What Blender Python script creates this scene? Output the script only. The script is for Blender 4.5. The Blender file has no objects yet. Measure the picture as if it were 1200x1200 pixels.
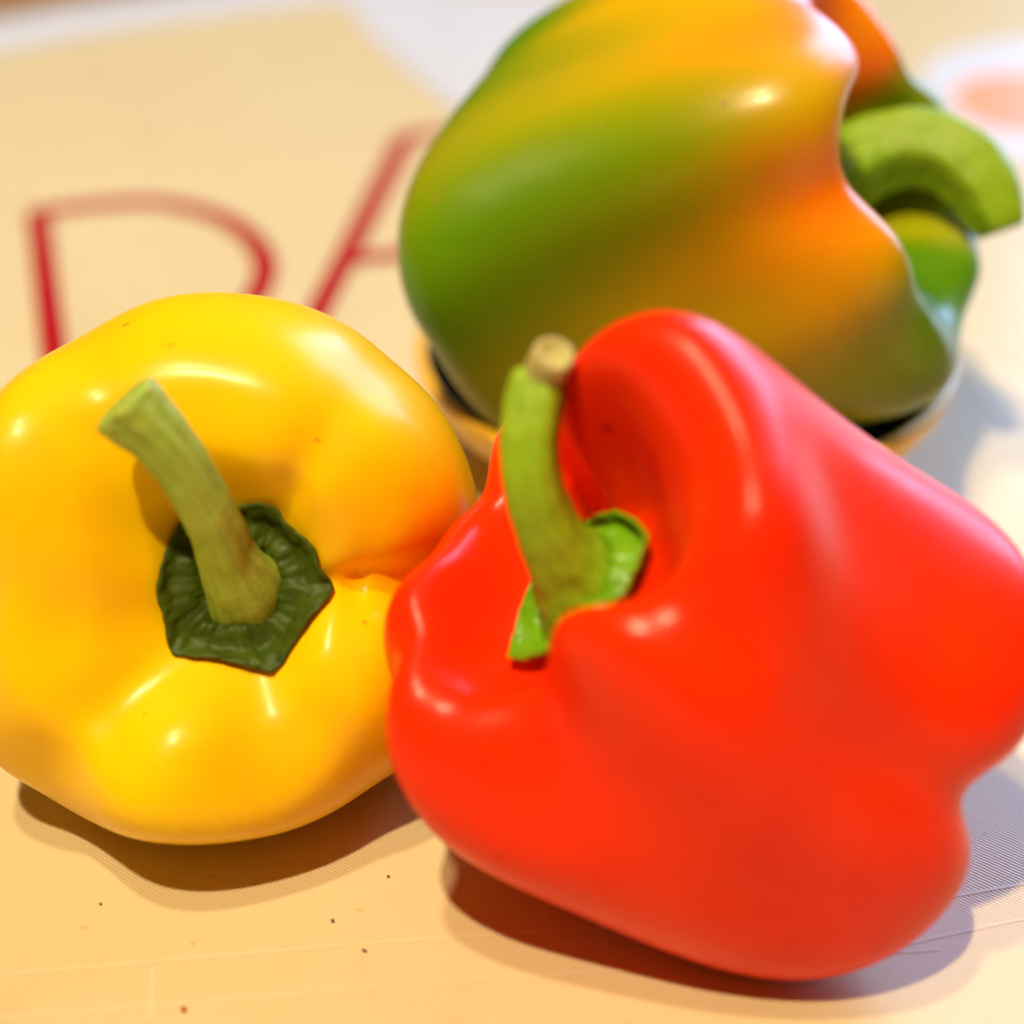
import bpy, bmesh, math, random
import numpy as np
from mathutils import Vector

# ------------------------------------------------------------------ camera, world, lamps, exposure
scene = bpy.context.scene
PITCH, HFOV, DIST = math.radians(32), math.radians(28), 0.45
cam_data = bpy.data.cameras.new('camera')
cam = bpy.data.objects.new('camera', cam_data)
scene.collection.objects.link(cam)
cam.location = (0, -DIST * math.cos(PITCH), DIST * math.sin(PITCH))
cam.rotation_euler = (math.pi / 2 - PITCH, 0, 0)
cam_data.sensor_width = 36
cam_data.angle = HFOV
cam_data.clip_start = 0.01
cam_data.clip_end = 50
cam_data.dof.use_dof = True
cam_data.dof.focus_distance = 0.352
cam_data.dof.aperture_fstop = 5.4
cam_data.dof.aperture_blades = 9
scene.camera = cam

world = bpy.data.worlds.new('World')
scene.world = world
world.use_nodes = True
bg = world.node_tree.nodes['Background']
bg.inputs['Color'].default_value = (1.0, 0.48, 0.14, 1)     # dim warm room
bg.inputs['Strength'].default_value = 0.12

def direction(el, az):
    e, a = math.radians(el), math.radians(az)
    return Vector((math.cos(e) * math.cos(a), math.cos(e) * math.sin(a), math.sin(e)))

def bulb(name, el, az, dist, power, radius, colour):
    d = bpy.data.lights.new(name, 'POINT')
    d.energy, d.shadow_soft_size, d.color = power, radius, colour
    o = bpy.data.objects.new(name, d)
    o.location = direction(el, az) * dist
    scene.collection.objects.link(o)

def window(name, el, az, dist, w, h, power, colour):
    d = bpy.data.lights.new(name, 'AREA')
    d.shape, d.size, d.size_y, d.energy, d.color = 'RECTANGLE', w, h, power, colour
    o = bpy.data.objects.new(name, d)
    p = direction(el, az) * dist
    o.location = p
    o.rotation_euler = (-p).to_track_quat('-Z', 'Y').to_euler()
    scene.collection.objects.link(o)

bulb('ceiling_bulb', 65, -113, 2.6, 255, 0.050, (1.0, 0.79, 0.46))
bulb('ceiling_bulb', 75, -138, 2.6, 125, 0.070, (1.0, 0.80, 0.47))
for az in (45, 63):                                            # two panes of one window, behind to the right
    window('window_light', 25, az, 2.1, 0.52, 1.65, 33, (0.40, 0.60, 1.0))

vs = scene.view_settings
vs.view_transform, vs.look, vs.exposure, vs.gamma = 'Standard', 'None', 0.0, 1.0
scene.render.engine = 'CYCLES'
scene.cycles.use_denoising = True
scene.cycles.adaptive_threshold = 0.02
scene.cycles.max_bounces = 7
random.seed(4)
rng = np.random.default_rng(4)

# ------------------------------------------------------------------ material helpers
def new_mat(name):
    m = bpy.data.materials.new(name)
    m.use_nodes = True
    nt = m.node_tree
    return m, nt, nt.nodes['Principled BSDF']

def node(nt, kind, **kw):
    n = nt.nodes.new(kind)
    for k, v in kw.items():
        if k in n.inputs:
            n.inputs[k].default_value = v
        else:
            setattr(n, k, v)
    return n

def mix(nt, fac, a, b, blend='MIX'):
    n = nt.nodes.new('ShaderNodeMix')
    n.data_type, n.blend_type = 'RGBA', blend
    for sock, v in ((n.inputs[0], fac), (n.inputs[6], a), (n.inputs[7], b)):
        if isinstance(v, (int, float)):
            sock.default_value = v
        elif isinstance(v, tuple):
            sock.default_value = (*v, 1)
        else:
            nt.links.new(v, sock)
    return n.outputs[2]

def ramp(nt, src, a, b):
    n = nt.nodes.new('ShaderNodeMapRange')
    n.inputs['From Min'].default_value, n.inputs['From Max'].default_value = a, b
    nt.links.new(src, n.inputs['Value'])
    return n.outputs['Result']

def add_bump(nt, bsdf, src, strength, dist):
    b = node(nt, 'ShaderNodeBump', Strength=strength, Distance=dist)
    nt.links.new(src, b.inputs['Height'])
    prev = bsdf.inputs['Normal'].links
    if prev:
        nt.links.new(prev[0].from_socket, b.inputs['Normal'])
    nt.links.new(b.outputs['Normal'], bsdf.inputs['Normal'])

def skin_material(name, a=None, b=None, fleck=(0.2, 0.1, 0.0), sss=0.12, rad=(1, .35, .08), rough=.3, spec=.36, coat=.08):
    """waxy pepper skin; colours a/b mottled, or the painted ripeness colours of the mesh"""
    m, nt, p = new_mat(name)
    tc = node(nt, 'ShaderNodeTexCoord')
    n1 = node(nt, 'ShaderNodeTexNoise', Scale=38.0, Detail=3.0)
    n2 = node(nt, 'ShaderNodeTexNoise', Scale=420.0, Detail=2.0)
    n3 = node(nt, 'ShaderNodeTexNoise', Scale=230.0, Detail=1.0)
    for n in (n1, n2, n3):
        nt.links.new(tc.outputs['Object'], n.inputs['Vector'])
    if a is None:
        att = node(nt, 'ShaderNodeAttribute', attribute_name='ripeness')
        base = mix(nt, ramp(nt, n1.outputs['Fac'], .35, .75), att.outputs['Color'], (0.16, 0.17, 0.004))
        base = mix(nt, 0.16, att.outputs['Color'], base)
    else:
        base = mix(nt, ramp(nt, n1.outputs['Fac'], .3, .7), a, b)
    base = mix(nt, ramp(nt, n3.outputs['Fac'], .77, .82), base, fleck)     # rare corky flecks
    n4 = node(nt, 'ShaderNodeTexNoise', Scale=14.0, Detail=6.0, Roughness=.7)
    nt.links.new(tc.outputs['Object'], n4.inputs['Vector'])
    base = mix(nt, ramp(nt, n4.outputs['Fac'], .50, 1.3), base, fleck)        # uneven depth of colour
    nt.links.new(base, p.inputs['Base Color'])
    p.inputs['Roughness'].default_value = rough
    p.inputs['IOR'].default_value = 1.45
    p.inputs['Specular IOR Level'].default_value = spec
    p.inputs['Coat Weight'].default_value = 0.12
    p.inputs['Coat Roughness'].default_value = 0.2
    p.inputs['Subsurface Weight'].default_value = sss
    p.inputs['Subsurface Radius'].default_value = rad
    p.inputs['Subsurface Scale'].default_value = 0.006
    r = node(nt, 'ShaderNodeMapRange')
    r.inputs['From Min'].default_value, r.inputs['From Max'].default_value = .3, .7
    r.inputs['To Min'].default_value, r.inputs['To Max'].default_value = rough * .8, rough * 1.3
    nt.links.new(n1.outputs['Fac'], r.inputs['Value'])
    nt.links.new(r.outputs['Result'], p.inputs['Roughness'])
    add_bump(nt, p, n1.outputs['Fac'], .12, .004)
    add_bump(nt, p, n2.outputs['Fac'], .035, .0006)
    return m

def stem_material(name, a, b, dark, rough=.45, scale=170.0, spec=.3, fibre=False):
    m, nt, p = new_mat(name)
    tc = node(nt, 'ShaderNodeTexCoord')
    n1 = node(nt, 'ShaderNodeTexNoise', Scale=scale, Detail=4.0, Roughness=.6)
    n2 = node(nt, 'ShaderNodeTexNoise', Scale=scale * 4.5, Detail=3.0)
    for n in (n1, n2):
        nt.links.new(tc.outputs['Object'], n.inputs['Vector'])
    c = mix(nt, ramp(nt, n1.outputs['Fac'], .32, .68), a, b)
    c = mix(nt, ramp(nt, n2.outputs['Fac'], .60, .78), c, dark)
    if fibre:                                   # streaks running along the stem
        att = node(nt, 'ShaderNodeAttribute', attribute_name='fibre')
        n3 = node(nt, 'ShaderNodeTexNoise', Scale=5.0, Detail=5.0, Roughness=.65)
        nt.links.new(att.outputs['Vector'], n3.inputs['Vector'])
        c = mix(nt, ramp(nt, n3.outputs['Fac'], .35, 1.1), c, tuple(min(1, x * 1.4 + .02) for x in b))
        c = mix(nt, ramp(nt, n3.outputs['Fac'], .46, .0), c, dark)
        add_bump(nt, p, n3.outputs['Fac'], .3, .0006)
    nt.links.new(c, p.inputs['Base Color'])
    p.inputs['Specular IOR Level'].default_value = spec
    p.inputs['Roughness'].default_value = rough
    p.inputs['Subsurface Weight'].default_value = .08
    p.inputs['Subsurface Scale'].default_value = .003
    add_bump(nt, p, n1.outputs['Fac'], .35, .0012)
    add_bump(nt, p, n2.outputs['Fac'], .25, .0004)
    return m

def print_material(name, col, rough=.33):
    m, nt, p = new_mat(name)
    n = node(nt, 'ShaderNodeTexNoise', Scale=60.0, Detail=4.0)
    tc = node(nt, 'ShaderNodeTexCoord')
    nt.links.new(tc.outputs['Object'], n.inputs['Vector'])
    c = mix(nt, ramp(nt, n.outputs['Fac'], .3, .7), col, tuple(x * .93 for x in col))
    nt.links.new(c, p.inputs['Base Color'])
    p.inputs['Roughness'].default_value = rough
    return m

# ------------------------------------------------------------------ object helpers
def link(name, me, mat, parent=None, smooth=True, **props):
    o = bpy.data.objects.new(name, me)
    scene.collection.objects.link(o)
    if mat:
        me.materials.append(mat)
    if smooth:
        me.polygons.foreach_set('use_smooth', [True] * len(me.polygons))
    if parent:
        o.parent = parent
    for k, v in props.items():
        o[k] = v
    return o

def mesh(name, verts, faces):
    me = bpy.data.meshes.new(name)
    me.from_pydata([tuple(map(float, v)) for v in verts], [], faces)
    me.update()
    return me

def thing(name, loc, label, cat, group=None):
    o = bpy.data.objects.new(name, None)
    o.empty_display_size = .01
    o.location = loc
    scene.collection.objects.link(o)
    o['label'], o['category'] = label, cat
    if group:
        o['group'] = group
    return o

# ------------------------------------------------------------------ pepper surface
# ---------- pepper surface: (u: stem->blossom, theta) ----------
def bspl_open(P, n):
    P=np.asarray(P,float); P=np.vstack([2*P[0]-P[1],P,2*P[-1]-P[-2]])
    m=len(P)-3; t=np.linspace(0,m-1e-9,n); i=t.astype(int); f=(t-i)[:,None]
    return ((1-f)**3*P[i]+(3*f**3-6*f**2+4)*P[i+1]+(-3*f**3+3*f**2+3*f+1)*P[i+2]+f**3*P[i+3])/6
def sstep(a,b,x):
    t=np.clip((x-a)/(b-a),0,1); return t*t*(3-2*t)
def pepper_pts(p, nu=90, nt=144):
    """p: dict. returns (nu,nt,3) local, axis +z = stem end"""
    cav=p['cav']; cw=p.get('cw',0.34); bd=p.get('bd',.18); tap=p['tap']; sh=p.get('sh',.6)
    body=[(.9,.98),(1.0,.8),(1.04,.5),(1.02,.12),(.5+.5*tap+.0,-.3),(tap*1.0,-.62),(tap*.93,-.86),(tap*.7,-1.04),(tap*.42,-1.02),(tap*.2,-1+bd*.7),(tap*.08,-1+bd),(0,-1+bd)]
    if p.get('steep'):
        prof=[(0,1-cav),(cw*.35,1-cav),(cw*.75,1-cav+.02),(cw*1.14,1-cav*.88),(cw*1.42,1-cav*.52),(sh,1.0-cav*.02),(sh+.14,1.05)]
    else:
        rs=sh+.16
        prof=[(x*rs,1.04-(cav+.04)*(.5+.5*math.cos(math.pi*min(1,max(0,x-.16)/.84)))) for x in (0,.12,.26,.4,.54,.68,.82,.94)]+[(.8,1.05)]
    prof=np.array(prof+body)
    q=bspl_open(prof,nu); rho=q[:,0:1]; z=q[:,1:2]
    u=np.linspace(0,1,nu)[:,None]
    th=np.linspace(0,2*np.pi,nt,endpoint=False)[None,:]
    G=np.zeros_like(th); Gb=np.zeros_like(th); Gm=np.zeros_like(th)
    for (a,d,w,db) in p['gr']:
        dd=(th-a+np.pi)%(2*np.pi)-np.pi
        e=np.exp(-(np.sqrt((dd/w)**2+.3)-.5477)*1.9)   # soft crease
        G=np.maximum(G,0)+d*e; Gb=Gb+db*e; Gm=Gm+(.35*d+.35*db)*e
    F=np.ones_like(th); F2=np.zeros_like(th)
    for k,(a,b) in enumerate(p['f']): F=F+a*np.cos((k+1)*th)+b*np.sin((k+1)*th)
    for k,(a,b) in enumerate(p['f2']): F2=F2+a*np.cos((k+1)*th)+b*np.sin((k+1)*th)
    top=sstep(.15,.95,z); bot=sstep(-.1,-.95,z)
    inner=sstep(.34,.72,rho) if p.get('steep') else sstep(.45,.85,rho)
    mid=1-top-bot
    Gall=top*G+bot*Gb+np.clip(mid,0,1)*Gm
    FM=np.zeros_like(th)
    for k,(a,b) in enumerate(p.get('fm',[])): FM=FM+a*np.cos(k*th)+b*np.sin(k*th)
    r=rho*(F+F2*z*.5+FM*np.clip(1-z*z,0,1))*(1-Gall*inner*1.0)
    zz=z*np.ones_like(th)
    hz=np.zeros_like(th); hb=np.zeros_like(th)
    for k,(a,b) in enumerate(p['h']): hz=hz+a*np.cos((k+1)*th)+b*np.sin((k+1)*th)
    for k,(a,b) in enumerate(p.get('hb',[])): hb=hb+a*np.cos((k+1)*th)+b*np.sin((k+1)*th)
    outer=sstep(.26,.68,rho) if p.get('steep') else sstep(.22,.66,rho)
    zz=zz-top*outer*G*p.get('gz',.8)+top*outer*hz+bot*outer*Gb*p.get('gzb',.8)+bot*outer*hb
    R=p['R'];H=p['H']
    X=R*r*np.cos(th);Y=R*r*np.sin(th);Z=H*zz
    bx,by=p.get('bend',(0,0))
    X=X+bx*R*(zz**2-.5); Y=Y+by*R*(zz**2-.5)
    return np.stack([X,Y,Z],-1)
def rotmat(ax,roll):
    """ax: direction of stem end; roll about it"""
    w=np.array(ax,float); w/=np.linalg.norm(w)
    up=np.array([0,0,1.]); u=np.cross(up,w); u/=np.linalg.norm(u); v=np.cross(w,u)
    c,s=math.cos(roll),math.sin(roll)
    return np.stack([c*u+s*v,-s*u+c*v,w],1)
PEP_YELLOW = {'steep': 0.0, 'cav': 0.36, 'cw': 0.36, 'tap': 0.80907, 'sh': 0.44, 'bd': 0.2, 'gz': 0.7, 'gzb': 0.7, 'R': 0.04448, 'H': 0.03113, 'gr': [(-0.11789, 0.2218, 0.34, 0.1399), (0.92505, 0.06982, 0.3, 0.03016), (2.08893, 0.17859, 0.42, 0.12535), (3.87654, 0.19559, 0.34, 0.03402), (5.23858, 0.07083, 0.3, 0.02894)], 'f': [(-0.06049, 0.03869), (-0.00965, 0.01607), (0.05594, -0.01046), (-0.05784, 0.03479), (0.0236, -0.01519)], 'f2': [(-0.12299, -0.05335), (-0.08363, -0.0204), (0.00126, 0.06347), (0.01453, -0.00426)], 'h': [(-0.0035, 0.0322), (-0.05291, 0.00926), (0.02337, 0.03389), (-0.0399, -0.02928)], 'hb': [(-0.01843, 0.03879), (-0.04872, 0.03754)], 'bend': (-0.09657, 0.01589), 'fm': [(0.04938, 0.01436), (0.00348, 0.03253), (0.00689, -0.00168), (-0.00911, -0.06776)], 'axis': (0.12109, -0.85671, 0.50139), 'roll': -0.00306, 'pos': (-0.04861, -0.07949, 0.03656)}
PEP_RED = {'steep': 1.0, 'cav': 0.46, 'cw': 0.34, 'tap': 0.99862, 'sh': 0.6, 'bd': 0.2, 'gz': 0.95, 'gzb': 0.7, 'R': 0.04079, 'H': 0.03902, 'gr': [(0.44252, 0.25276, 0.34, 0.17509), (2.88091, 0.21996, 0.36, 0.11793), (3.45966, 0.21008, 0.36, 0.10402), (4.69895, 0.21399, 0.32, 0.08076)], 'f': [(-0.01169, 0.03427), (-0.0306, 0.11046), (-0.12259, 0.04443), (0.03718, 0.03325), (-0.03729, 0.02551)], 'f2': [(-0.12542, -0.0513), (0.03347, 0.14023), (-0.19533, 0.11047), (0.08879, 0.13915)], 'h': [(-0.13449, 0.04004), (-0.07549, 0.00978), (0.06999, 0.07292), (0.08107, 0.05379)], 'hb': [(-0.09975, 0.00495), (-0.09406, 0.07001)], 'bend': (0.06716, 0.13743), 'fm': [(0.0602, -0.05224), (0.02692, -0.07172), (0.00747, -0.07038), (0.12089, -0.02528)], 'axis': (-0.74287, -0.11404, 0.65965), 'roll': -0.00235, 'pos': (0.03003, -0.1151, 0.04569)}
PEP_GREEN = {'steep': 1.0, 'cav': 0.56, 'cw': 0.32, 'tap': 1.03244, 'sh': 0.6, 'bd': 0.2, 'gz': 0.7, 'gzb': 0.7, 'R': 0.04946, 'H': 0.04388, 'gr': [(2.96332, 0.13146, 0.34, 0.03814), (3.77157, 0.13859, 0.3, 0.05837), (5.30849, 0.17394, 0.36, 0.12031), (0.31108, 0.15041, 0.36, 0.11239), (1.61911, 0.17065, 0.36, 0.06515)], 'f': [(-0.01728, 0.03416), (0.03182, -0.0148), (0.00916, -0.03668), (-0.02917, -0.04567), (0.04088, 0.04833)], 'f2': [(-0.02631, -0.08771), (-0.06658, 0.08349), (-0.02954, -0.0554), (0.02592, -0.08213)], 'h': [(0.091, -0.05617), (0.02947, -0.05186), (0.01327, -0.01425), (-0.02635, 0.04459)], 'hb': [(0.19147, -0.03403), (-0.03182, -0.0043)], 'bend': (-0.17471, -0.04953), 'fm': [(0.0, 0.0), (0.0, 0.0), (0.0, 0.0), (0.0, 0.0)], 'axis': (0.87162, -0.19119, 0.45137), 'roll': -0.08209, 'pos': (0.04297, 0.02082, 0.06176)}
STEM_YELLOW = [(-0.04505, -0.09496, 0.04334), (-0.04504, -0.09793, 0.04708), (-0.0467, -0.10033, 0.05362), (-0.048, -0.10264, 0.06219), (-0.05089, -0.104, 0.07134), (-0.05452, -0.10426, 0.07847), (-0.05841, -0.10382, 0.08295), (-0.05964, -0.10356, 0.08431)]
STEM_RED = [(0.01251, -0.11707, 0.05679), (0.00921, -0.11795, 0.06316), (0.00663, -0.11894, 0.06819), (0.00424, -0.11901, 0.07467), (0.00281, -0.11789, 0.08119), (0.00267, -0.11528, 0.0863), (0.00357, -0.11194, 0.09071), (0.00396, -0.11049, 0.09209)]
STEM_GREEN = [(0.06193, 0.02069, 0.06708), (0.06943, 0.02466, 0.06966), (0.07665, 0.02647, 0.07256), (0.08437, 0.02545, 0.0747), (0.09181, 0.02168, 0.07432), (0.09759, 0.01679, 0.07027), (0.10055, 0.01229, 0.06496), (0.10143, 0.01098, 0.06286)]
STUB_RED = [(0.00422, -0.11038, 0.09131), (0.00519, -0.11213, 0.09513), (0.00614, -0.11379, 0.09814)]
BOWL = {'c': (.0385, .0270), 'r': .0603, 'h': .027}

# ------------------------------------------------------------------ the table and its printed cover
def table_material():
    m, nt, p = new_mat('printed_table_cover')
    tc = node(nt, 'ShaderNodeTexCoord')
    big = node(nt, 'ShaderNodeTexNoise', Scale=9.0, Detail=4.0)
    fine = node(nt, 'ShaderNodeTexNoise', Scale=260.0, Detail=3.0)
    mp = node(nt, 'ShaderNodeMapping')
    mp.inputs['Rotation'].default_value = (0, 0, math.radians(38))
    nt.links.new(tc.outputs['Object'], mp.inputs['Vector'])
    wave = node(nt, 'ShaderNodeTexWave', Scale=480.0, Distortion=0.6, Detail=1.0)
    wave.inputs['Detail Scale'].default_value = 2.0
    wave.bands_direction = 'Y'
    nt.links.new(mp.outputs['Vector'], wave.inputs['Vector'])
    for n in (big, fine):
        nt.links.new(tc.outputs['Object'], n.inputs['Vector'])
    c = mix(nt, ramp(nt, big.outputs['Fac'], .3, .7), (.68, .585, .36), (.64, .53, .31))
    c = mix(nt, ramp(nt, wave.outputs['Fac'], .0, 1.6), c, (.62, .50, .30))
    c = mix(nt, ramp(nt, fine.outputs['Fac'], .68, .80), c, (.50, .36, .18))
    stain = node(nt, 'ShaderNodeTexNoise', Scale=38.0, Detail=5.0, Roughness=.65)
    nt.links.new(tc.outputs['Object'], stain.inputs['Vector'])
    c = mix(nt, ramp(nt, stain.outputs['Fac'], .56, 1.0), c, (.50, .40, .22))
    nt.links.new(c, p.inputs['Base Color'])
    r = node(nt, 'ShaderNodeMapRange')
    r.inputs['To Min'].default_value, r.inputs['To Max'].default_value = .20, .38
    nt.links.new(stain.outputs['Fac'], r.inputs['Value'])
    nt.links.new(r.outputs['Result'], p.inputs['Roughness'])
    p.inputs['Specular IOR Level'].default_value = .24
    add_bump(nt, p, wave.outputs['Fac'], .25, .00025)
    add_bump(nt, p, fine.outputs['Fac'], .12, .0004)
    return m

def rounded_slab(x0, x1, y0, y1, z0, z1, r=.02, n=8):
    ring = []
    for cx, cy, a0 in ((x1 - r, y1 - r, 0), (x0 + r, y1 - r, 90), (x0 + r, y0 + r, 180), (x1 - r, y0 + r, 270)):
        for k in range(n + 1):
            a = math.radians(a0 + 90 * k / n)
            ring.append((cx + r * math.cos(a), cy + r * math.sin(a)))
    N = len(ring)
    v = [(x, y, z0) for x, y in ring] + [(x, y, z1) for x, y in ring]
    f = [tuple(range(N, 2 * N)), tuple(range(N - 1, -1, -1))] + [(i, (i + 1) % N, N + (i + 1) % N, N + i) for i in range(N)]
    return v, f

v, f = rounded_slab(-.75, .75, -.55, .75, -.03, 0)
table = link('table', mesh('table', v, f), table_material(), smooth=False, kind='structure')

def flat_poly(name, pts, z, mat, label=None):
    o = link(name, mesh(name, [(x, y, z) for x, y in pts], [tuple(range(len(pts)))]), mat, table, smooth=False)
    if o.data.polygons[0].normal.z < 0:
        o.data.flip_normals()
    if label:
        o['label'] = label
    return o

def catmull(pts, n=14):
    P = [np.array(p, float) for p in pts]
    P = [2 * P[0] - P[1]] + P + [2 * P[-1] - P[-2]]
    out = []
    for i in range(1, len(P) - 2):
        for k in range(n):
            t = k / n
            out.append(.5 * ((2 * P[i]) + (-P[i - 1] + P[i + 1]) * t + (2 * P[i - 1] - 5 * P[i] + 4 * P[i + 1] - P[i + 2]) * t * t
                             + (-P[i - 1] + 3 * P[i] - 3 * P[i + 1] + P[i + 2]) * t ** 3))
    out.append(P[-2])
    return np.array(out)

def strokes(name, lines, width, z, mat, parent, label=None):
    """one flat printed mark made of stroked lines"""
    verts, faces = [], []
    for k, (pts, smooth) in enumerate(lines):
        L = catmull(pts) if smooth else np.array(pts, float)
        t = np.gradient(L, axis=0)
        t /= np.linalg.norm(t, axis=1)[:, None]
        nrm = np.stack([-t[:, 1], t[:, 0]], 1) * width / 2
        b = len(verts)
        for p, q in zip(L, nrm):
            verts += [(*(p + q), z + k * .00003), (*(p - q), z + k * .00003)]
        faces += [(b + 2 * i + 1, b + 2 * i + 3, b + 2 * i + 2, b + 2 * i) for i in range(len(L) - 1)]
    o = link(name, mesh(name, verts, faces), mat, parent, smooth=False)
    if label:
        o['label'] = label
    return o

white_print = print_material('white_print', (.62, .65, .72))
brown_print = print_material('brown_print', (.30, .17, .07))
red_print = print_material('red_print', (.40, .004, .014))
orange_print = print_material('orange_print', (.9, .30, .08))
pale_print = print_material('pale_print', (.73, .63, .41))

def ellipse(cx, cy, rx, ry, n=48, wob=0.0):
    return [(cx + rx * math.cos(a) * (1 + wob * math.sin(3 * a)), cy + ry * math.sin(a) * (1 + wob * math.cos(2 * a)))
            for a in np.linspace(0, 2 * math.pi, n, endpoint=False)]

# white curved border, brown field beyond it, flat white wedge laid on the table in the middle distance
arc = catmull([(-.34, .19), (-.24, .268), (-.175, .315), (-.12, .345), (-.05, .372), (.04, .39)])
strokes('printed_border', [([tuple(p) for p in arc], False)], .032, .0003, white_print, table, 'blurred white curved band of the print')
flat_poly('printed_field', [tuple(p + np.array([-.006, .014])) for p in arc] + [(.04, .6), (-.5, .6), (-.5, .19)], .0002, brown_print, 'brown corner of the print beyond the white band')
flat_poly('white_wedge', [(-.064, .358), (-.045, .30), (-.020, .245), (.005, .21), (.03, .2), (.05, .24), (.045, .30), (.03, .36)], .00045, white_print, 'blurred white wedge on the table behind the green pepper')
flat_poly('printed_blob', ellipse(.178, .25, .042, .062, wob=.08), .00025, white_print, 'white patch around the orange spot')
flat_poly('printed_spot', ellipse(.168, .247, .026, .028), .0004, orange_print, 'blurred orange spot of the print')

U, Rr, T0 = np.array((-.235, .972)), np.array((.965, .262)), np.array((-.1353, .161))
def lp(x, y):
    return tuple(T0 + Rr * x + U * y)
strokes('printed_letter', [([lp(0, .002), lp(0, -.05), lp(0, -.1)], False),
                           ([lp(0, 0), lp(.018, .001), lp(.036, -.003), lp(.052, -.020), lp(.0585, -.045), lp(.054, -.068), lp(.04, -.09), lp(.02, -.098), lp(0, -.098)], True)],
        .0066, .00035, red_print, table, 'first red line letter of the printed word')
strokes('printed_letter', [([lp(.113, .028), lp(.087, -.036), lp(.061, -.10)], False), ([lp(.111, .027), lp(.118, .030), lp(.128, .027)], False),
                           ([lp(.126, .028), lp(.142, -.036), lp(.158, -.10)], False), ([lp(.080, -.0545), lp(.11, -.0545), lp(.147, -.0545)], False)],
        .0066, .00035, red_print, table, 'second red line letter, partly behind the green pepper')
for pts, w in (([(-.16, -.149), (-.0822, -.1405), (-.014, -.1325), (.06, -.1265)], .0006), ([(-.16, -.1585), (-.0802, -.1500), (0, -.1412), (.07, -.135)], .0005),
               ([(.055, -.1268), (.0763, -.1218), (.12, -.1105)], .0007), ([(.05, -.1390), (.0702, -.1320), (.12, -.1180)], .0006)):
    strokes('printed_line', [(pts, True)], w, .00006, pale_print, table)
strokes('printed_line', [([(-.0581, -.1392), (-.0573, -.145), (-.0566, -.1508)], True)], .0009, .00009, pale_print, table)

# ------------------------------------------------------------------ the bowl under the green pepper
def bowl():
    cx, cy = BOWL['c']
    r, h = BOWL['r'], BOWL['h']
    root = thing('bowl', (cx, cy, 0), 'low yellow bowl with dark inside holding the green and orange pepper', 'bowl')
    outer = [(0, .0022), (.026, .0022), (.0285, .0004), (.0315, .0), (.034, .0012), (.036, .0035), (.045, .0085), (.052, .0145), (r - .0022, h - .007), (r - .0004, h - .002), (r, h), (r - .0002, h + .0006), (r - .0012, h + .0015), (r - .0026, h + .0008)]
    inner = [(r - .0026, h + .0008), (r - .0036, h - .002), (r - .007, h - .008), (.047, .0135), (.040, .0095), (.028, .0075), (0, .0072)]
    n = 96
    def lathe(name, prof, mat):
        verts, faces = [], []
        for (q, z) in prof:
            for k in range(n):
                a = 2 * math.pi * k / n
                verts.append((q * math.cos(a), q * math.sin(a), z))
        for i in range(len(prof) - 1):
            for k in range(n):
                faces.append((i * n + k, i * n + (k + 1) % n, (i + 1) * n + (k + 1) % n, (i + 1) * n + k))
        me = mesh(name, verts, faces)
        bm = bmesh.new(); bm.from_mesh(me)
        bmesh.ops.remove_doubles(bm, verts=bm.verts, dist=1e-6)
        bm.to_mesh(me); bm.free()
        o = link(name, me, mat, root)
        s = o.modifiers.new('smooth', 'SUBSURF'); s.levels = s.render_levels = 1
        return o
    m, nt, p = new_mat('yellow_glaze')
    ns = node(nt, 'ShaderNodeTexNoise', Scale=50.0, Detail=4.0)
    nt.links.new(mix(nt, ns.outputs['Fac'], (.88, .52, .025), (.80, .44, .02)), p.inputs['Base Color'])
    p.inputs['Roughness'].default_value = .3
    p.inputs['Coat Weight'].default_value = .1
    lathe('outer_wall', outer, m)
    m, nt, p = new_mat('dark_glaze')
    ns = node(nt, 'ShaderNodeTexNoise', Scale=70.0, Detail=4.0)
    nt.links.new(mix(nt, ns.outputs['Fac'], (.006, .005, .004), (.010, .008, .006)), p.inputs['Base Color'])
    p.inputs['Roughness'].default_value = .5
    p.inputs['Specular IOR Level'].default_value = .0
    lathe('inner_wall', inner, m)['label'] = 'dark glazed inside of the bowl'
bowl()

# ------------------------------------------------------------------ peppers
NU, NT = 120, 192
PEP_RED.update(relax=110, relax_at=-22, relax_width=42, bumps=[(.70, 72, .09, 22, .0034), (.38, -14, .09, 26, .0029), (.34, 262, .08, 20, .0012), (.36, 296, .10, 7, -.0012), (.80, 32, .07, 9, -.0016), (.37, 38, .10, 9, -.0012)])
PEP_GREEN['relax'] = 15
PEP_YELLOW.update(relax=6, bumps=[(.36, -4, .13, 8, -.0026), (.34, 226, .13, 13, -.0024), (.30, 50, .12, 9, -.0012), (.30, 284, .10, 14, -.0013), (.36, 255, .10, 16, .0012), (.38, 312, .10, 18, .0014), (.38, 176, .12, 24, .0010), (.36, 122, .12, 9, -.0016)])
def surf_normals(P):
    A = np.concatenate([P[:, -1:], P, P[:, :1]], 1)
    n = np.cross(np.gradient(A, axis=0)[:, 1:-1], np.gradient(A, axis=1)[:, 1:-1])
    n /= np.linalg.norm(n, axis=-1, keepdims=True) + 1e-15
    return n if (n * (P - P.mean((0, 1)))).sum() > 0 else -n

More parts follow.
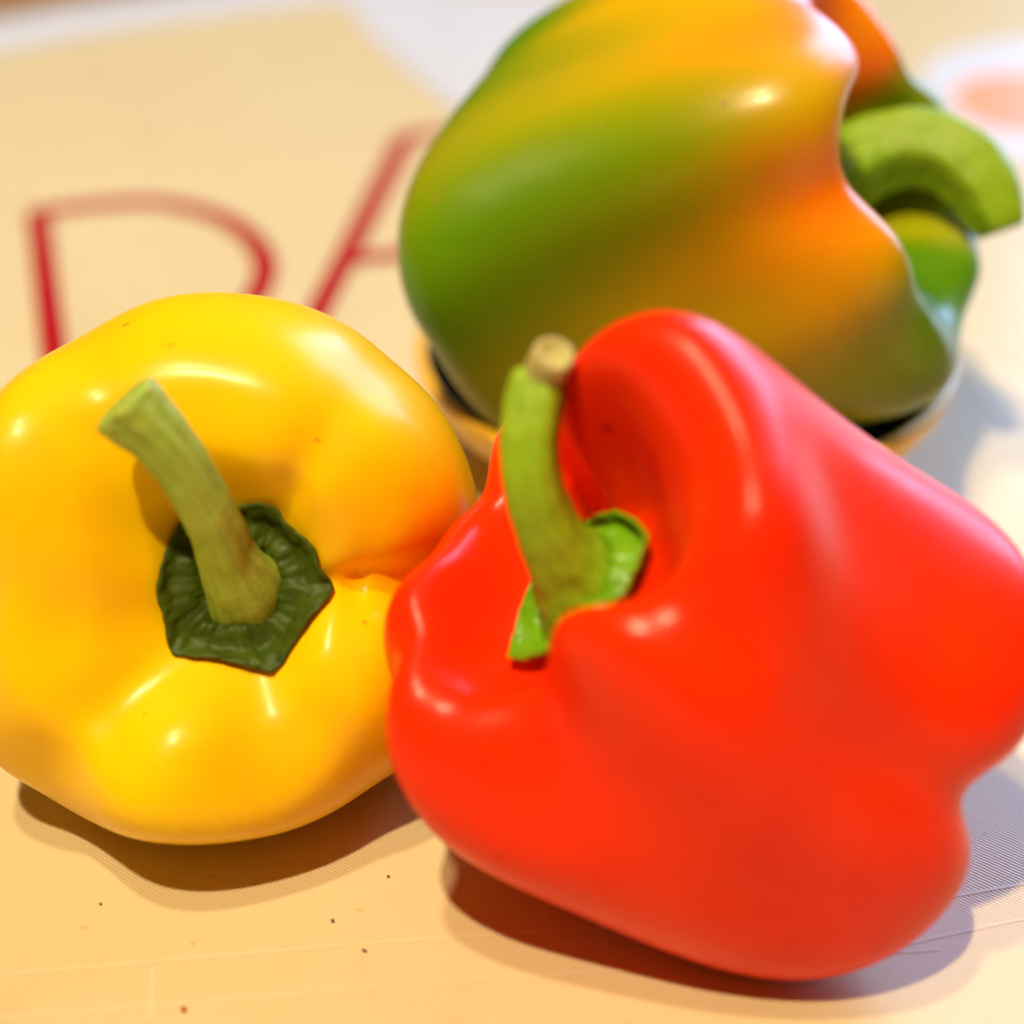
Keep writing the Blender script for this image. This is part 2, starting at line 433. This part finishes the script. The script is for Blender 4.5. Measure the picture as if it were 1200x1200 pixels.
def world_pts(p):
    R = rotmat(p['axis'], p['roll'])
    P = pepper_pts(p, NU, NT)
    w = np.zeros((NU, 1, 1)); u = np.linspace(0, 1, NU)
    away = (np.linspace(0, 360, NT, endpoint=False) - p.get('relax_at', 0) + 180) % 360 - 180
    side = np.exp(-(away / p.get('relax_width', 1e6)) ** 2)[None, :, None]
    w[:, 0, 0] = .5 * np.clip((u - .10) / .12, 0, 1) * np.clip((.62 - u) / .15, 0, 1)
    for _ in range(p.get('relax', 0)):                       # take the sharpness off shoulder bumps
        A = P.copy()
        A[1:-1] = .25 * (P[:-2] + P[2:] + np.roll(P, 1, 1)[1:-1] + np.roll(P, -1, 1)[1:-1])
        P = P + (A - P) * w * side
    if p.get('bumps'):                                        # local swellings (+) and creases (-) of the skin
        N = surf_normals(P); tt = np.linspace(0, 360, NT, endpoint=False)
        d = np.zeros((NU, NT))
        for (u0, t0, su, st, amp) in p['bumps']:
            dt = (tt - t0 + 180) % 360 - 180
            d += amp * np.exp(-((u - u0) / su) ** 2)[:, None] * np.exp(-(dt / st) ** 2)[None, :]
        P = P + N * d[..., None]
    P = P @ R.T + np.array(p['pos'])
    return P

def grid_mesh(name, P, cap0=True, cap1=True):
    nu, nt = P.shape[:2]
    rows = list(range(1 if cap0 else 0, nu - 1 if cap1 else nu))
    verts = [P[i, k] for i in rows for k in range(nt)]
    faces = [(a * nt + k, a * nt + (k + 1) % nt, (a + 1) * nt + (k + 1) % nt, (a + 1) * nt + k) for a in range(len(rows) - 1) for k in range(nt)]
    if cap0:
        verts.append(P[0].mean(0)); c = len(verts) - 1
        faces += [(c, (k + 1) % nt, k) for k in range(nt)]
    if cap1:
        verts.append(P[-1].mean(0)); c = len(verts) - 1; b = (len(rows) - 1) * nt
        faces += [(c, b + k, b + (k + 1) % nt) for k in range(nt)]
    me = mesh(name, verts, faces)
    bm = bmesh.new(); bm.from_mesh(me); bmesh.ops.recalc_face_normals(bm, faces=bm.faces); bm.to_mesh(me); bm.free()
    return me, rows

def sweep(name, path, radii, mat, parent, origin, ridges=5, ridge=.06, n=56, sub=6, phase=0.0, dish=0.0):
    L = catmull(path, sub)
    rr = catmull([(a, 0) for a in radii], sub)[:, 0]
    t = np.gradient(L, axis=0); t /= np.linalg.norm(t, axis=1)[:, None]
    u = np.cross(t[0], (0.3, .5, .8)); u /= np.linalg.norm(u)
    rows = []
    m = len(L)
    for i in range(m):
        u = u - t[i] * (u @ t[i]); u /= np.linalg.norm(u)
        w = np.cross(t[i], u)
        a = np.linspace(0, 2 * np.pi, n, endpoint=False)
        q = rr[i] * (1 + ridge * np.cos(ridges * a + phase + .6 * i / m) + .02 * np.sin(2 * a + i * .2) + .012 * np.sin(11 * a + 1.3 + .05 * i) + .007 * np.sin(17 * a + .09 * i) + .010 * np.sin(7 * a + i * .9) + .012 * np.sin(1.3 * i + 2 * np.sin(a)))
        rows.append(L[i] + q[:, None] * (np.cos(a)[:, None] * u + np.sin(a)[:, None] * w))
    # rounded lip and cut face
    c = L[-1]
    for sc, push in ((.93, .0007), (.80, .0010), (.62, .0008 - dish), (.3, .0006 - dish * 1.2), (.02, .0006 - dish * 1.2)):
        rows.append(c + (rows[m - 1] - c) * sc + t[-1] * push)
    P = np.array(rows) - np.array(origin)
    me, _ = grid_mesh(name, P, cap0=False, cap1=True)
    a = np.linspace(0, 2 * np.pi, n, endpoint=False)
    co = np.array([(math.cos(b) * 2.2, math.sin(b) * 2.2, 1.1 * i / m, 1) for i in range(len(P) - 1) for b in a] + [(0, 0, 1.2, 1)], np.float32)
    me.color_attributes.new('fibre', 'FLOAT_COLOR', 'POINT').data.foreach_set('color', co.ravel())
    return link(name, me, mat, parent)

def calyx(p, parent, mat, rad, corners, seed, lift=.0007, curl=.0012, collar=(.0075, .0016), rough=.0006, bow=.02):
    """green star of fused sepals lying on the pepper's own shoulder, with a collar around the stem"""
    P = world_pts(p); N = surf_normals(P); c0 = P[0].mean(0)
    r = np.random.default_rng(seed)
    nt = NT
    th = np.linspace(0, 2 * np.pi, nt, endpoint=False)
    edge = np.zeros(nt)
    cs = np.array([math.radians(a) for a, _ in corners]); ks = [k for _, k in corners]
    for i in range(len(cs)):
        a, b = cs[i], cs[(i + 1) % len(cs)]
        ra, rb = rad * ks[i], rad * ks[(i + 1) % len(cs)]
        span = (b - a) % (2 * np.pi)
        s = ((th - a) % (2 * np.pi)) / span
        m = s < 1
        # straight chord between two corners, bowed outwards a little
        x = (1 - s) * ra * np.cos(0) + s * rb * np.cos(span); y = s * rb * np.sin(span)
        edge[m] = (np.hypot(x, y) * (1 + bow * np.sin(np.pi * s)))[m]
    edge = edge * (1 + .006 * np.sin(13 * th + seed) + .004 * np.sin(29 * th + 2 * seed))
    rows = []
    nr = 30
    dist = np.linalg.norm(P - c0, axis=-1)
    ph = r.random(6) * 6.28
    for j in range(nr + 1):
        f = j / nr
        row = np.zeros((nt, 3))
        for k in range(nt):
            d = f * edge[k]
            col = dist[:40, k]
            i = int(np.searchsorted(col, d)); i = min(max(i, 1), 39)
            w = np.clip((d - col[i - 1]) / max(col[i] - col[i - 1], 1e-9), 0, 1)
            q = P[i - 1, k] * (1 - w) + P[i, k] * w
            nn = N[i - 1, k] * (1 - w) + N[i, k] * w
            if d < .003:
                nn = np.array(p['axis'])
            a = th[k]
            h = lift + curl * f ** 4
            h += collar[1] * math.exp(-((d - collar[0]) / .0022) ** 2) - .6 * collar[1] * math.exp(-((d - collar[0] - .0032) / .0013) ** 2)
            h += rough * (math.sin(5 * a + ph[0] + f * 3) * .5 + math.sin(9 * a + ph[1] - f * 7) * .35 + math.sin(14 * f + 3 * a + ph[2]) * .3 + math.sin(19 * a + 5 * math.sin(6 * f + ph[3])) * .2 + math.sin(31 * f + 11 * a + ph[4]) * .16 + math.sin(37 * a - 9 * f + ph[5]) * .12) * min(1, f * 2)
            row[k] = q + nn * max(h, .00025)
        rows.append(row)
    Pc = np.array(rows) - np.array(p['root'])
    me, _ = grid_mesh('calyx', Pc, cap0=True, cap1=False)
    o = link('calyx', me, mat, parent)
    s = o.modifiers.new('thickness', 'SOLIDIFY'); s.thickness, s.offset = .0005, 0
    return o

def pepper(p, label, cat, group, mat, ripeness=None):
    P = world_pts(p)
    low = P.reshape(-1, 3)[P[..., 2].argmin()]
    p['root'] = (float(p['pos'][0]), float(p['pos'][1]), float(P[..., 2].min()))
    root = thing('bell_pepper', p['root'], label, cat, group)
    me, rows = grid_mesh('body', P - np.array(p['root']))
    body = link('body', me, mat, root)
    if ripeness:
        uu = np.array([i / (NU - 1) for i in rows for _ in range(NT)] + [0, 1])
        tt = np.array([k * 360 / NT for _ in rows for k in range(NT)] + [0, 0])
        col = ripeness(uu, tt)
        ca = me.color_attributes.new('ripeness', 'FLOAT_COLOR', 'POINT')
        ca.data.foreach_set('color', np.concatenate([col, np.ones((len(col), 1))], 1).astype(np.float32).ravel())
    return root

def ripeness(u, th):
    """how far each place has ripened: green, yellow-green, yellow, orange"""
    G, DG, YG, OL, Y, O, RO = (.075, .26, .001), (.04, .14, .004), (.36, .37, .002), (.20, .24, .002), (.74, .45, .002), (.95, .31, .001), (.90, .12, .001)
    th0, u0 = th, u
    th = th + 2.2 * np.sin(9 * u + np.radians(th) * 3) + 1.3 * np.sin(23 * u + np.radians(th) * 7)      # wandering streaks
    u = u + +.008 * np.sin(np.radians(th0) * 13 + 1) + .003 * np.sin(np.radians(th0) * 29) + .002 * np.sin(np.radians(th0) * 53 + 9 * u0)
    A = [(.698, 137, YG), (.66, 118, G), (.714, 83, G), (.78, 110, G), (.658, 150, G), (.598, 156, G), (.70, 160, G), (.633, 128, YG), (.578, 121, Y), (.548, 146, YG), (.55, 156, G), (.62, 162, G),
         (.462, 127, O), (.392, 142, Y), (.42, 150, YG), (.34, 130, O), (.33, 120, RO), (.34, 168, RO), (.42, 166, RO), (.508, 167, YG), (.53, 162, G), (.46, 170, RO), (.40, 178, O), (.538, 183, Y), (.608, 171, OL), (.668, 188, OL),
         (.60, 195, YG), (.503, 201, Y), (.437, 194, O), (.36, 192, O), (.41, 203, YG), (.417, 212, DG), (.392, 222, DG), (.47, 222, OL), (.33, 205, G), (.30, 215, G), (.33, 240, DG), (.38, 280, G), (.34, 260, G), (.30, 300, YG),
         (.236, 61, RO), (.216, 34, RO), (.286, 7, YG), (.36, 10, G), (.33, 50, O), (.33, 90, RO), (.27, 330, YG), (.45, 330, OL), (.55, 260, OL), (.75, 210, OL), (.85, 150, G), (.95, 180, OL), (.9, 300, OL), (.55, 40, Y), (.7, 20, OL), (.5, 90, Y), (.20, 150, O), (.12, 180, G), (.05, 0, G)]
    num = np.zeros((len(u), 3)); den = np.zeros(len(u))
    for (a, b, c) in A:
        dt = (th - b + 180) % 360 - 180
        # streaks run along the fruit: wide in u, narrow around it
        d = ((u - a) / .085) ** 2 + (dt / 13.0) ** 2
        w = np.exp(-d) + .02 / (1 + d) ** 2 + 1e-9
        num += w[:, None] * np.array(c); den += w
    return num / den[:, None]

yellow_skin = skin_material('yellow_pepper_skin', (.95, .60, .0015), (.93, .53, .001), fleck=(.62, .24, .01), sss=.2, rough=.3, spec=.23, coat=.03)
red_skin = skin_material('red_pepper_skin', (.94, .034, .0007), (.86, .020, .0006), fleck=(.55, .004, .002), rough=.32, spec=.18, coat=0)
green_skin = skin_material('ripening_pepper_skin', fleck=(.30, .26, .03), sss=.07)
pale_stem = stem_material('pale_stem', (.25, .38, .03), (.36, .47, .07), (.18, .27, .02), fibre=True)
olive_stem = stem_material('olive_stem', (.20, .36, .006), (.27, .42, .010), (.14, .20, .006), fibre=True)
green_stem = stem_material('green_stem', (.17, .36, .006), (.24, .39, .010), (.09, .16, .005), fibre=True)
dark_calyx = stem_material('dark_calyx', (.035, .065, .003), (.060, .095, .004), (.020, .034, .002), rough=.5, spec=.22)
fresh_calyx = stem_material('fresh_calyx', (.13, .34, .006), (.18, .40, .010), (.08, .22, .006), rough=.33, spec=.35)
cut_end = stem_material('cut_end', (.55, .50, .22), (.45, .40, .15), (.22, .18, .06), rough=.6)

y = pepper(PEP_YELLOW, 'yellow bell pepper with pale curved stem and dark calyx facing the camera', 'pepper', 'bell peppers', yellow_skin)
calyx(PEP_YELLOW, y, dark_calyx, .0160, [(20, 1.0), (62, 1.02), (128, .92), (176, .92), (226, 1.03), (292, 1.08), (345, 1.04)], 3, lift=.0010, curl=.0002, collar=(.0088, .0011), rough=.0006)
s = sweep('stem', STEM_YELLOW, [.0082, .0068, .0052, .0045, .0043, .0046, .0055, .0059], pale_stem, y, PEP_YELLOW['root'], ridges=5, ridge=.05)

r = pepper(PEP_RED, 'glossy red bell pepper with upright green stem in front of the bowl', 'pepper', 'bell peppers', red_skin)
calyx(PEP_RED, r, fresh_calyx, .0160, [(10, .9), (65, 1.1), (120, .92), (180, .9), (235, .92), (282, 1.2), (325, .86)], 8, lift=.0012, curl=.0022, collar=(.0085, .0026))
s = sweep('stem', STEM_RED, [.0085, .0068, .0054, .0047, .0044, .0044, .0045, .0043], olive_stem, r, PEP_RED['root'], ridges=4, ridge=.08)
e = sweep('cut_tip', STUB_RED, [.0034, .0031, .0031], cut_end, s, (0, 0, 0), ridges=3, ridge=.03, dish=.0008)
e.data.transform(__import__('mathutils').Matrix.Translation([-a for a in PEP_RED['root']]))

g = pepper(PEP_GREEN, 'bell pepper ripening from green to orange with thick curled stem, in the bowl', 'pepper', 'bell peppers', green_skin, ripeness)
calyx(PEP_GREEN, g, dark_calyx, .0200, [(15, 1), (70, 1.05), (130, .95), (190, .95), (250, 1.1), (310, 1.1)], 5, lift=.0012, curl=.003, collar=(.0095, .002))
s = sweep('stem', STEM_GREEN, [.0110, .0095, .0085, .0081, .0079, .0074, .0062, .0052], green_stem, g, PEP_GREEN['root'], ridges=5, ridge=.07)

# ------------------------------------------------------------------ crumbs on the table
crumb_dark = stem_material('dark_crumb', (.10, .065, .025), (.14, .10, .05), (.06, .04, .02))
crumb_red = stem_material('red_crumb', (.45, .09, .02), (.5, .12, .03), (.3, .05, .02))
def crumb(x, yy, size, mat, label, stretch=1.0, rot=0.0):
    bm = bmesh.new()
    bmesh.ops.create_icosphere(bm, subdivisions=2, radius=size)
    rr = random.Random(int(abs(x * 1e5)))
    for vv in bm.verts:
        k = 1 + rr.uniform(-.25, .25)
        vv.co = Vector((vv.co.x * k * stretch, vv.co.y * k, vv.co.z * k * .6))
    zmin = min(vv.co.z for vv in bm.verts)
    bmesh.ops.translate(bm, verts=bm.verts, vec=(0, 0, -zmin))
    me = bpy.data.meshes.new('crumb'); bm.to_mesh(me); bm.free()
    o = link('crumb', me, mat, label=label, category='crumb', group='crumbs on the table')
    o.location = (x, yy, .0001); o.rotation_euler.z = rot
crumb(-.0211, -.1176, .00027, crumb_dark, 'dark round speck on the table, nearest the gap between yellow and red pepper')
crumb(-.0298, -.1284, .00027, crumb_dark, 'dark elongated speck, leftmost of the three between the two shadows', 1.7, 1.9)
crumb(-.0241, -.1354, .00027, crumb_dark, 'dark elongated speck left of the red pepper shadow, nearest the camera', 1.8, -.5)
crumb(-.0518, -.1486, .00050, crumb_red, 'reddish crumb at the bottom edge of the picture')
crumb(-.0690, -.1244, .00026, crumb_dark, 'tiny dark speck just below the yellow pepper shadow')
